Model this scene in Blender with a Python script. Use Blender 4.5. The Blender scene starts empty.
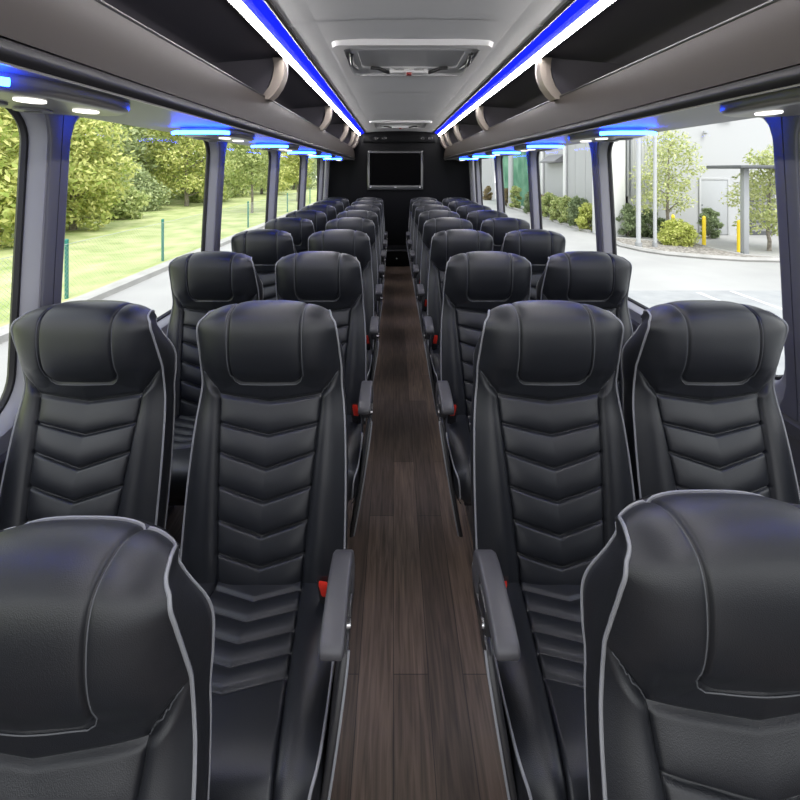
import bpy, bmesh, math, random
import numpy as np
from mathutils import Vector, Matrix
random.seed(7)
rng = np.random.default_rng(11)
SC = bpy.context.scene
COL = SC.collection
CAMZ = 1.523; F = 430.0; VX, VY = 393.5, 171.0
CX = 0.10                      # centre line of the coach body

# ------------------------------------------------------------------ camera
cam = bpy.data.cameras.new('camera'); camo = bpy.data.objects.new('camera', cam); COL.objects.link(camo)
camo.location = (0, 0, CAMZ); camo.rotation_euler = (math.pi/2, 0, 0)
cam.sensor_width = 36; cam.lens = 36*F/800
cam.shift_x = (400-VX)/800; cam.shift_y = -(400-VY)/800
cam.clip_start = 0.02; cam.clip_end = 500
SC.camera = camo
# ------------------------------------------------------------------ world, exposure
W = bpy.data.worlds.new('overcast_sky'); SC.world = W; W.use_nodes = True
wn = W.node_tree; wn.nodes.clear()
wo = wn.nodes.new('ShaderNodeOutputWorld'); wb = wn.nodes.new('ShaderNodeBackground')
tc = wn.nodes.new('ShaderNodeTexCoord'); sx = wn.nodes.new('ShaderNodeSeparateXYZ'); cr = wn.nodes.new('ShaderNodeValToRGB')
cr.color_ramp.elements[0].position = 0.0; cr.color_ramp.elements[0].color = (0.965, 0.96, 0.955, 1)
cr.color_ramp.elements[1].position = 0.8; cr.color_ramp.elements[1].color = (0.83, 0.88, 0.95, 1)
wn.links.new(tc.outputs['Generated'], sx.inputs[0]); wn.links.new(sx.outputs['Z'], cr.inputs[0])
wn.links.new(cr.outputs[0], wb.inputs['Color']); wb.inputs['Strength'].default_value = 1.15
wn.links.new(wb.outputs[0], wo.inputs[0])
sun = bpy.data.lights.new('hazy_sun', 'SUN'); sun.energy = 1.5; sun.angle = math.radians(25); sun.color = (1, .97, .92)
suno = bpy.data.objects.new('hazy_sun', sun); COL.objects.link(suno); suno.rotation_euler = (math.radians(32), math.radians(8), 0)
SC.view_settings.view_transform = 'Standard'; SC.view_settings.look = 'None'
SC.view_settings.exposure = 1.15; SC.view_settings.gamma = 1.0; SC.view_settings.use_curve_mapping = False

# ------------------------------------------------------------------ materials
def mat(name, col, rough=.5, metal=0., spec=.5, bump=None, emis=None, coat=0):
    m = bpy.data.materials.new(name); m.use_nodes = True
    nt = m.node_tree; b = nt.nodes['Principled BSDF']
    b.inputs['Base Color'].default_value = (*col, 1); b.inputs['Roughness'].default_value = rough
    b.inputs['Metallic'].default_value = metal; b.inputs['Specular IOR Level'].default_value = spec
    if coat: b.inputs['Coat Weight'].default_value = coat
    if emis:
        b.inputs['Emission Color'].default_value = (*emis[0], 1); b.inputs['Emission Strength'].default_value = emis[1]
    if bump:
        kind, scale, strength, dist = bump
        t = nt.nodes.new('ShaderNodeTexCoord')
        if kind == 'voronoi':
            n = nt.nodes.new('ShaderNodeTexVoronoi'); n.inputs['Scale'].default_value = scale; out = n.outputs['Distance']
        else:
            n = nt.nodes.new('ShaderNodeTexNoise'); n.inputs['Scale'].default_value = scale; n.inputs['Detail'].default_value = 3; out = n.outputs['Fac']
        nt.links.new(t.outputs['Object'], n.inputs['Vector'])
        bp = nt.nodes.new('ShaderNodeBump'); bp.inputs['Strength'].default_value = strength; bp.inputs['Distance'].default_value = dist
        nt.links.new(out, bp.inputs['Height']); nt.links.new(bp.outputs[0], b.inputs['Normal'])
    return m
def vary(m, c1, c2, scale, detail=4, coord='Object', stretch=None, lo=.35, hi=.65):
    """noise mix between two of the surface's own colours"""
    nt = m.node_tree; b = nt.nodes['Principled BSDF']
    t = nt.nodes.new('ShaderNodeTexCoord'); n = nt.nodes.new('ShaderNodeTexNoise'); n.inputs['Scale'].default_value = scale; n.inputs['Detail'].default_value = detail
    r = nt.nodes.new('ShaderNodeValToRGB'); r.color_ramp.elements[0].color = (*c1, 1); r.color_ramp.elements[1].color = (*c2, 1)
    r.color_ramp.elements[0].position = lo; r.color_ramp.elements[1].position = hi
    src = t.outputs[coord]
    if stretch:
        mp = nt.nodes.new('ShaderNodeMapping'); mp.inputs['Scale'].default_value = stretch
        nt.links.new(src, mp.inputs[0]); src = mp.outputs[0]
    nt.links.new(src, n.inputs['Vector']); nt.links.new(n.outputs['Fac'], r.inputs[0]); nt.links.new(r.outputs[0], b.inputs['Base Color'])
    return m
M = {}
M['leather'] = mat('black_leather', (.0105, .0118, .0152), .40, spec=.5, bump=('voronoi', 640, .20, .0012))
M['leather_side'] = mat('black_side_leather', (.0075, .0085, .011), .46, spec=.5, bump=('voronoi', 420, .2, .0015))
M['piping'] = mat('grey_piping', (.21, .215, .23), .45)
M['thread'] = mat('grey_thread', (.085, .09, .10), .6)
M['plastic'] = mat('black_plastic', (.018, .018, .02), .38, bump=('noise', 300, .1, .001))
M['armpad'] = mat('armrest_rubber', (.055, .055, .062), .42, bump=('noise', 500, .15, .001))
M['metal_dark'] = mat('dark_painted_metal', (.03, .03, .033), .4, metal=.5)
M['chrome'] = mat('bright_metal', (.6, .6, .62), .25, metal=1)
M['red'] = mat('red_button', (.75, .035, .02), .35)
M['webbing'] = mat('black_webbing', (.012, .012, .014), .7)
M['fascia'] = mat('taupe_rack_fascia', (.036, .0285, .024), .5, spec=.3, bump=('noise', 600, .12, .001))
M['fascia_dark'] = mat('dark_rack_edge', (.016, .015, .016), .35)
M['rack_in'] = mat('rack_lining', (.13, .12, .14), .75)
M['bracket'] = mat('champagne_bracket', (.36, .31, .27), .38, metal=.25)
M['underside'] = mat('grey_soffit', (.14, .14, .155), .40, spec=.4)
M['trimline'] = mat('silver_trim', (.62, .60, .58), .3, metal=.6)
M['pillar'] = mat('grey_pillar', (.22, .22, .24), .42, bump=('noise', 260, .08, .001))
M['wall_low'] = mat('dark_sidewall', (.05, .05, .058), .6)
M['cover'] = mat('shade_toned_pillar_cover', (.085, .085, .105), .42, bump=('noise', 260, .08, .001))  # pillar covers darkened in colour to stand for shade beside the window-lit reveals
M['rubber'] = mat('black_rubber', (.006, .006, .007), .5)
M['ceil'] = mat('ceiling_vinyl', (.54, .545, .56), .45)
M['hatch'] = mat('white_hatch_plastic', (.55, .55, .56), .35)
M['hatch2'] = mat('grey_hatch_panel', (.42, .42, .43), .4)
M['back'] = mat('black_bulkhead', (.0016, .0018, .0026), .6, spec=.12, bump=('noise', 500, .1, .001))
M['tvframe'] = mat('tv_frame', (.015, .0155, .017), .25, metal=.3)
M['tvscreen'] = mat('tv_screen', (.0008, .0008, .0011), .3, spec=.02)
M['led_white'] = mat('white_led', (.9, .9, .9), .4, emis=((1, .97, .93), 24.0))
M['led_blue'] = mat('blue_led', (.005, .01, .12), .7, spec=.1, emis=((.004, .012, 1.0), .6))
M['pod_blue'] = mat('blue_pod_light', (.05, .1, .8), .4, emis=((.009, .055, 1.0), 30.0))
M['lens'] = mat('reading_light', (.9, .9, .88), .3, emis=((1, .96, .88), .8))
M['lens_off'] = mat('vent_grey', (.10, .10, .11), .35)
M['pod'] = mat('console_plastic', (.13, .125, .12), .3)
# wood planks on the floor
def wood():
    m = mat('wood_vinyl_floor', (.06, .045, .04), .38, spec=.4); nt = m.node_tree; b = nt.nodes['Principled BSDF']
    t = nt.nodes.new('ShaderNodeTexCoord'); mp = nt.nodes.new('ShaderNodeMapping'); mp.inputs['Rotation'].default_value = (0, 0, math.pi/2)
    br = nt.nodes.new('ShaderNodeTexBrick'); br.inputs['Scale'].default_value = 1; br.inputs['Brick Width'].default_value = .95
    br.inputs['Row Height'].default_value = .105; br.inputs['Mortar Size'].default_value = .0012; br.inputs['Bias'].default_value = -.1
    br.inputs['Color1'].default_value = (.104, .077, .060, 1); br.inputs['Color2'].default_value = (.048, .036, .029, 1); br.inputs['Mortar'].default_value = (.018, .014, .013, 1)
    br.offset = .37
    nt.links.new(t.outputs['Object'], mp.inputs[0]); nt.links.new(mp.outputs[0], br.inputs['Vector'])
    mp2 = nt.nodes.new('ShaderNodeMapping'); mp2.inputs['Scale'].default_value = (55, 3.2, 1)
    n = nt.nodes.new('ShaderNodeTexNoise'); n.inputs['Scale'].default_value = 1.6; n.inputs['Detail'].default_value = 6; n.inputs['Distortion'].default_value = .6
    nt.links.new(t.outputs['Object'], mp2.inputs[0]); nt.links.new(mp2.outputs[0], n.inputs['Vector'])
    r = nt.nodes.new('ShaderNodeValToRGB'); r.color_ramp.elements[0].position = .3; r.color_ramp.elements[0].color = (.5, .48, .47, 1)
    r.color_ramp.elements[1].position = .72; r.color_ramp.elements[1].color = (1.5, 1.42, 1.38, 1)
    nt.links.new(n.outputs['Fac'], r.inputs[0])
    mx = nt.nodes.new('ShaderNodeMix'); mx.data_type = 'RGBA'; mx.blend_type = 'MULTIPLY'; mx.inputs['Factor'].default_value = 1
    nt.links.new(br.outputs['Color'], mx.inputs['A']); nt.links.new(r.outputs[0], mx.inputs['B']); nt.links.new(mx.outputs['Result'], b.inputs['Base Color'])
    bp = nt.nodes.new('ShaderNodeBump'); bp.inputs['Strength'].default_value = .12; bp.inputs['Distance'].default_value = .002
    nt.links.new(n.outputs['Fac'], bp.inputs['Height']); nt.links.new(bp.outputs[0], b.inputs['Normal'])
    return m
M['floor'] = wood()
def glass():
    m = bpy.data.materials.new('window_glass'); m.use_nodes = True; nt = m.node_tree; nt.nodes.clear()
    o = nt.nodes.new('ShaderNodeOutputMaterial'); mx = nt.nodes.new('ShaderNodeMixShader'); tr = nt.nodes.new('ShaderNodeBsdfTransparent'); gl = nt.nodes.new('ShaderNodeBsdfGlossy')
    tr.inputs[0].default_value = (.97, .985, .98, 1); gl.inputs['Roughness'].default_value = .02
    lw = nt.nodes.new('ShaderNodeLayerWeight'); pw = nt.nodes.new('ShaderNodeMath'); pw.operation = 'POWER'; pw.inputs[1].default_value = 5; fr = nt.nodes.new('ShaderNodeMath'); fr.operation = 'MULTIPLY_ADD'; fr.inputs[1].default_value = .12; fr.inputs[2].default_value = .004
    nt.links.new(lw.outputs['Facing'], pw.inputs[0]); nt.links.new(pw.outputs[0], fr.inputs[0])
    nt.links.new(fr.outputs[0], mx.inputs[0]); nt.links.new(tr.outputs[0], mx.inputs[1]); nt.links.new(gl.outputs[0], mx.inputs[2]); nt.links.new(mx.outputs[0], o.inputs[0])
    return m
M['glass'] = glass()
def leafmat(name, c1, c2):
    m = bpy.data.materials.new(name); m.use_nodes = True; nt = m.node_tree; nt.nodes.clear()
    o = nt.nodes.new('ShaderNodeOutputMaterial'); mx = nt.nodes.new('ShaderNodeMixShader'); d = nt.nodes.new('ShaderNodeBsdfDiffuse'); t = nt.nodes.new('ShaderNodeBsdfTranslucent')
    g = nt.nodes.new('ShaderNodeNewGeometry'); r = nt.nodes.new('ShaderNodeValToRGB'); r.color_ramp.elements[0].color = (*c1, 1); r.color_ramp.elements[1].color = (*c2, 1)
    nt.links.new(g.outputs['Random Per Island'], r.inputs[0]); nt.links.new(r.outputs[0], d.inputs[0]); nt.links.new(r.outputs[0], t.inputs[0])
    mx.inputs[0].default_value = .4
    nt.links.new(d.outputs[0], mx.inputs[1]); nt.links.new(t.outputs[0], mx.inputs[2]); nt.links.new(mx.outputs[0], o.inputs[0])
    return m
M['leaf_a'] = leafmat('yellow_green_leaves', (.28, .36, .09), (.80, .78, .34))
M['leaf_b'] = leafmat('mid_green_leaves', (.25, .33, .12), (.66, .69, .33))
M['leaf_c'] = leafmat('grey_green_leaves', (.26, .33, .17), (.60, .65, .36))
M['leaf_d'] = leafmat('dark_shrub_leaves', (.15, .20, .10), (.38, .45, .26))
M['leaf_e'] = leafmat('gold_shrub_leaves', (.36, .42, .09), (.70, .71, .26))
M['leaf_r'] = leafmat('rusty_shrub_leaves', (.22, .16, .09), (.40, .33, .18))
M['leaf_o'] = leafmat('pale_ornamental_leaves', (.34, .40, .15), (.70, .72, .38))
M['bark'] = vary(mat('bark', (.2, .17, .14), .9), (.13, .11, .09), (.28, .25, .21), 12)
M['grass'] = vary(mat('mown_grass', (.25, .36, .12), .95), (.22, .29, .08), (.52, .52, .27), 1.1, 8, lo=.3, hi=.75)
M['concrete'] = vary(mat('pale_concrete', (.6, .6, .58), .85), (.29, .287, .28), (.345, .34, .33), .5, 5)
M['curb'] = vary(mat('kerb_concrete', (.62, .61, .58), .85), (.31, .305, .29), (.38, .37, .355), 2, 5)
M['asphalt'] = vary(mat('grey_asphalt', (.4, .4, .41), .9), (.255, .26, .265), (.305, .31, .31), 3, 8)
M['paint'] = mat('white_road_paint', (.50, .50, .50), .7)
M['gravel'] = vary(mat('gravel', (.4, .38, .36), .95, bump=('voronoi', 14, .8, .05)), (.13, .115, .10), (.40, .37, .335), 14, 3, lo=.36, hi=.64)
M['bldg'] = mat('pale_wall_panel', (.42, .425, .43), .7)
M['bldg2'] = mat('white_pilaster', (.74, .74, .74), .7)
M['bdoor'] = mat('grey_door_paint', (.37, .38, .39), .5)
M['bdark'] = mat('charcoal_metal', (.10, .105, .11), .5)
M['steel'] = mat('galvanised_post', (.34, .35, .36), .45, metal=.3)
M['whitepost'] = mat('white_post', (.42, .43, .44), .5)
M['yellow'] = mat('yellow_bollard', (.85, .62, .03), .45)
M['fencegreen'] = mat('green_fence_paint', (.02, .17, .13), .4)
M['wire'] = mat('fence_wire', (.36, .40, .36), .5)
M['screen'] = vary(mat('green_screen_mesh', (.08, .25, .15), .8), (.06, .20, .12), (.17, .36, .24), .8, 5)

# ------------------------------------------------------------------ mesh helpers
def link(name, me, parent=None):
    o = bpy.data.objects.new(name, me); COL.objects.link(o)
    if parent: o.parent = parent
    return o
def mesh(name, verts, faces, m, smooth=False):
    me = bpy.data.meshes.new(name); me.from_pydata([tuple(v) for v in verts], [], [tuple(f) for f in faces]); me.materials.append(m)
    if smooth: me.polygons.foreach_set('use_smooth', [True]*len(me.polygons))
    me.update(); return me
def tag(o, label=None, cat=None, group=None, kind=None):
    if label: o['label'] = label
    if cat: o['category'] = cat
    if group: o['group'] = group
    if kind: o['kind'] = kind
    return o
def empty(name, loc, label, cat, group=None):
    o = bpy.data.objects.new(name, None); COL.objects.link(o); o.location = loc; o.empty_display_size = .05
    return tag(o, label, cat, group)
def struct(name, me, parent=None):
    return tag(link(name, me, parent), kind='structure')
class G:
    """collects shapes for one mesh"""
    def __init__(s): s.v = []; s.f = []
    def add(s, v, f):
        n = len(s.v); s.v += [tuple(p) for p in v]; s.f += [tuple(i+n for i in q) for q in f]; return s
    def box(s, x0, x1, y0, y1, z0, z1):
        v = [(x, y, z) for x in (x0, x1) for y in (y0, y1) for z in (z0, z1)]
        return s.add(v, [(0, 1, 3, 2), (4, 6, 7, 5), (0, 4, 5, 1), (2, 3, 7, 6), (0, 2, 6, 4), (1, 5, 7, 3)])
    def tube(s, path, r, n=8, closed=False, caps=True):
        P = [Vector(p) for p in path]; N = len(P); rings = []
        R = r if hasattr(r, '__len__') else [r]*N
        up = None
        for i in range(N):
            if closed: t = P[(i+1) % N]-P[i-1]
            else: t = P[min(i+1, N-1)]-P[max(i-1, 0)]
            t.normalize()
            if up is None:
                up = Vector((0, 0, 1)) if abs(t.z) < .9 else Vector((1, 0, 0))
            a = t.cross(up)
            if a.length < 1e-6: a = t.orthogonal()
            a.normalize(); b = a.cross(t).normalized(); up = b
            rings.append([P[i]+R[i]*(math.cos(2*math.pi*k/n)*a+math.sin(2*math.pi*k/n)*b) for k in range(n)])
        v = [p for q in rings for p in q]; f = []
        for i in range(N if closed else N-1):
            j = (i+1) % N
            for k in range(n):
                f.append((i*n+k, i*n+(k+1) % n, j*n+(k+1) % n, j*n+k))
        if not closed and caps:
            f.append(tuple(range(n-1, -1, -1))); f.append(tuple((N-1)*n+k for k in range(n)))
        return s.add(v, f)
    def prism(s, poly, h0, h1, axis='x'):
        """poly of 2-D points pushed along an axis"""
        def P(a, b, h): return (h, a, b) if axis == 'x' else ((a, h, b) if axis == 'y' else (a, b, h))
        n = len(poly); v = [P(a, b, h0) for a, b in poly]+[P(a, b, h1) for a, b in poly]
        f = [tuple(range(n)), tuple(range(2*n-1, n-1, -1))]+[(i, i+n, (i+1) % n+n, (i+1) % n) for i in range(n)]
        return s.add(v, f)
    def loft(s, prof, y0, y1, cap=False, ys=None):
        """open profile of (x, z) points swept along y"""
        ys = ys or [y0, y1]; n = len(prof)
        v = [(x, y, z) for y in ys for x, z in prof]
        f = [(j*n+i, j*n+i+1, (j+1)*n+i+1, (j+1)*n+i) for j in range(len(ys)-1) for i in range(n-1)]
        if cap: f += [tuple(range(n)), tuple(range(len(v)-1, len(v)-n-1, -1))]
        return s.add(v, f)
    def me(s, name, m, smooth=False, bevel=0, seg=2, angle=35):
        me = mesh(name, s.v, s.f, m)
        bm = bmesh.new(); bm.from_mesh(me); bmesh.ops.recalc_face_normals(bm, faces=bm.faces)
        if bevel:
            es = [e for e in bm.edges if len(e.link_faces) == 2 and e.calc_face_angle(0) > math.radians(angle)]
            bmesh.ops.bevel(bm, geom=es, offset=bevel, segments=seg, affect='EDGES', profile=.5)
        if smooth or bevel:
            for f in bm.faces: f.smooth = True
            for e in bm.edges:
                if len(e.link_faces) == 2 and e.calc_face_angle(0) > math.radians(42): e.smooth = False
        bm.to_mesh(me); bm.free(); me.update(); return me
def rrect(cx, cy, w, h, r, n=6):
    pts = []
    for (sx, sy, a0) in ((1, 1, 0), (-1, 1, 90), (-1, -1, 180), (1, -1, 270)):
        for k in range(n+1):
            a = math.radians(a0+90*k/n); pts.append((cx+sx*(w/2-r)+r*math.cos(a), cy+sy*(h/2-r)+r*math.sin(a)))
    return pts
def catmull(P, n):
    P = np.array(P, float); d = np.r_[0, np.cumsum(np.linalg.norm(np.diff(P[:, :2], axis=0), axis=1))]
    t = np.linspace(0, d[-1], n); out = np.zeros((n, P.shape[1]))
    Pe = np.vstack([2*P[0]-P[1], P, 2*P[-1]-P[-2]]); de = np.r_[-d[1], d, 2*d[-1]-d[-2]]
    for i, tt in enumerate(t):
        k = min(max(np.searchsorted(d, tt, 'right')-1, 0), len(P)-2)
        p0, p1, p2, p3 = Pe[k:k+4]; t0, t1, t2, t3 = de[k:k+4]
        m1 = (p2-p0)/(t2-t0)*(t2-t1); m2 = (p3-p1)/(t3-t1)*(t2-t1); u = (tt-t1)/(t2-t1)
        out[i] = (2*u**3-3*u**2+1)*p1+(u**3-2*u**2+u)*m1+(-2*u**3+3*u**2)*p2+(u**3-u**2)*m2
    return out
def text_mesh(body, size, m, depth=.0008):
    cu = bpy.data.curves.new('lettering', 'FONT'); cu.body = body; cu.size = size; cu.extrude = depth; cu.align_x = 'CENTER'; cu.align_y = 'CENTER'
    o = bpy.data.objects.new('lettering', cu); COL.objects.link(o)
    dg = bpy.context.evaluated_depsgraph_get(); me = bpy.data.meshes.new_from_object(o.evaluated_get(dg))
    bpy.data.objects.remove(o); me.materials.clear(); me.materials.append(m); return me

# ================================================================== COACH SHELL
Y0, Y1 = -1.32, 7.40           # front edge and rear bulkhead
def half(z):                   # inner half width of the side wall
    return float(np.interp(z, [0, .70, 1.2, 1.72, 1.95, 2.12], [1.30, 1.30, 1.275, 1.245, 1.225, 1.16]))
def wx(s, z, off=0): return CX+s*(half(z)+off)
g = G(); g.box(CX-1.30, CX+1.30, Y0, Y1, -.06, 0)
struct('floor', g.me('floor', M['floor']))
ZB, ZT = .715, 1.750           # window opening
PC = [-1.32, .08, 1.48, 2.88, 4.28, 5.68, 7.08]
def ring_panel(y0, y1, hole, s, off, zlo, zhi):
    """panel with a hole: outer rectangle projected radially from the hole loop"""
    cy = (hole[0][0]+0)*0+np.mean([p[0] for p in hole]); cz = np.mean([p[1] for p in hole]); n = len(hole)
    w = max(p[0] for p in hole)-cy; h = max(p[1] for p in hole)-cz
    out = []
    for (y, z) in hole:
        dy, dz = y-cy, z-cz; ty = ((y1-cy) if dy > 0 else (cy-y0))/max(abs(dy), 1e-6); tz = ((zhi-cz) if dz > 0 else (cz-zlo))/max(abs(dz), 1e-6)
        # straight stretches project square, corners go to the corner
        oy, oz = y, z
        if abs(dy) > w-.13 and abs(dz) > h-.13:
            a = (abs(dy)-(w-.13))/.13; b = (abs(dz)-(h-.13))/.13
            if a >= b: oy = y1 if dy > 0 else y0; oz = z+(zhi-z if dz > 0 else zlo-z)*min(1, b/max(a, 1e-6))
            else: oz = zhi if dz > 0 else zlo; oy = y+((y1-y) if dy > 0 else (y0-y))*min(1, a/max(b, 1e-6))
        elif abs(dy) > w-.13: oy = y1 if dy > 0 else y0
        else: oz = zhi if dz > 0 else zlo
        out.append((oy, oz))
    return out
wn_i = 0; tr_i = 0
for s, side in ((-1, 'left'), (1, 'right')):
    wall = G(); low = G()
    for b in range(len(PC)-1):
        y0, y1 = PC[b], min(PC[b+1], Y1)
        ha, hb = y0+.056, y1-.056
        hole = []
        base = rrect((ha+hb)/2, (ZB+ZT)/2, hb-ha, ZT-ZB, .13, 8)
        for k in range(len(base)):                     # densify straight runs
            p, q = base[k], base[(k+1) % len(base)]; L = math.dist(p, q); m_ = max(1, int(L/.08))
            hole += [(p[0]+(q[0]-p[0])*t/m_, p[1]+(q[1]-p[1])*t/m_) for t in range(m_)]
        n = len(hole); out = ring_panel(y0, y1, hole, s, 0, .655, 1.80)
        rows = [[(wx(s, z), y, z) for y, z in out],
                [(wx(s, z), y, z) for y, z in [(y+(oy-y)*.10, z+(oz-z)*.10) for (y, z), (oy, oz) in zip(hole, out)]],
                [(wx(s, z, .010), y, z) for y, z in hole]]
        cy, cz = (ha+hb)/2, (ZB+ZT)/2
        inn = [(y+(-.010 if y > cy+.2 else .010 if y < cy-.2 else 0), z+(-.006 if z > cz else .012)) for y, z in hole]
        rows.append([(wx(s, z, .065), y, z) for y, z in inn])
        v = [p for r in rows for p in r]; f = [(i*n+k, i*n+(k+1) % n, (i+1)*n+(k+1) % n, (i+1)*n+k) for i in range(3) for k in range(n)]
        wall.add(v, f)
        wn_i += 1
        w = struct('window_%d' % wn_i, G().tube([(wx(s, z, .062), y, z) for y, z in inn], .013, 6, True).me('window_rubber', M['rubber'], True))
        pane = mesh('pane', [(wx(s, z, .075), y, z) for y, z in inn], [tuple(range(n)) if s > 0 else tuple(range(n-1, -1, -1))], M['glass'])
        link('pane', pane, w)
    struct('wall_%s' % side, wall.me('wall', M['pillar'], True))
    lw = G(); prof = [(wx(s, .655), .655), (wx(s, .64, -.012), .64), (wx(s, .60, -.012), .60), (wx(s, .59), .59), (wx(s, .3), .3), (wx(s, 0), 0)]
    lw.loft(prof, Y0, Y1); struct('wall_%s_lower' % side, lw.me('wall_lower', M['wall_low']))
    # pillar covers with a centre joint
    for c in PC[1:]:
        tr_i += 1; gp = G()
        for q, (a0, a1) in enumerate(((-.044, -.002), (.002, .044))):
            zs = np.linspace(.66, 1.74, 22)
            for zi in range(len(zs)-1):
                pass
            ring = []
            for z in zs:
                fl = .04*max(0, (z-1.60)/.14)**2 + .04*max(0, (.80-z)/.14)**2
                e0 = c+a0-(fl if q == 0 else 0); e1 = c+a1+(fl if q == 1 else 0)
                d = .010
                ring.append([(wx(s, z, .004), e0, z), (wx(s, z, -d*.7), e0+.004*(1 if q == 0 else .0), z), (wx(s, z, -d), e0+.011 if q == 0 else e0, z),
                             (wx(s, z, -d), e1 if q == 0 else e1-.011, z), (wx(s, z, -d*.7), e1-.004*(0 if q == 0 else 1), z), (wx(s, z, .004), e1, z)])
            v = [p for r in ring for p in r]; f = [(i*6+k, i*6+k+1, (i+1)*6+k+1, (i+1)*6+k) for i in range(len(zs)-1) for k in range(5)]
            gp.add(v, f)
        struct('trim_%d' % tr_i, gp.me('pillar_cover', M['cover'], True))
# dim rear corner trims, roof, bulkhead
g = G(); zs = [(1.80, 0), (1.95, 0), (2.12, 0)]
prof = [(wx(-1, 1.80), 1.80), (wx(-1, 1.95), 1.95), (wx(-1, 2.12), 2.12), (CX-.98, 2.25), (CX-.5, 2.32), (CX, 2.33), (CX+.5, 2.32), (CX+.98, 2.25), (wx(1, 2.12), 2.12), (wx(1, 1.95), 1.95), (wx(1, 1.80), 1.80)]
g.loft(prof, Y0, Y1+.05); struct('roof', g.me('roof', M['rack_in'], True))
ceil_prof = [(CX-.575, 2.183), (CX-.45, 2.198), (CX-.2, 2.208), (CX, 2.210), (CX+.2, 2.208), (CX+.45, 2.198), (CX+.575, 2.183)]
g = G(); g.loft(ceil_prof, Y0, Y1)
for yj in (3.75, 5.35, 1.95):                      # panel joint strips
    g.loft([(x, z-.003) for x, z in ceil_prof], yj-.012, yj+.012)
struct('ceiling', g.me('ceiling', M['ceil'], False))
g = G(); g.box(CX-1.42, CX+1.42, Y1, Y1+.05, -.1, 2.3)
g.box(CX-.62, CX+.62, Y1-.05, Y1, 2.02, 2.165)
struct('wall_back', g.me('wall_back', M['back'], False, .006))
# grey vertical trims in the rear corners
for s in (-1, 1):
    for k, yy in enumerate((7.22, 7.33)):
        tr_i += 1
        struct('trim_%d' % tr_i, G().tube([(wx(s, z, -.03), yy, z) for z in np.linspace(.70, 1.72, 10)], .032, 10).me('corner_trim', M['pillar'], True))
# header speakers / sockets
for k, xx in enumerate((-.40, -.26, .40, .53)):
    e = empty('ceiling_speaker', (CX+xx, Y1-.05, 2.085), ['leftmost round black speaker on the header above the television', 'second round black speaker from the left on the header above the television', 'third round black speaker from the left on the header above the television', 'rightmost round black speaker on the header above the television'][k], 'speaker', 'speakers on the rear header')
    a = [(math.cos(t)*.032, math.sin(t)*.032) for t in np.linspace(0, 2*math.pi, 20, endpoint=False)]
    link('speaker_rim', G().tube([(x, -.006, z) for x, z in a], .006, 6, True).me('rim', M['tvframe'], True), e)
    link('grille', G().prism(a, -.004, -.0, 'y').me('grille', M['rubber']), e)

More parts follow.
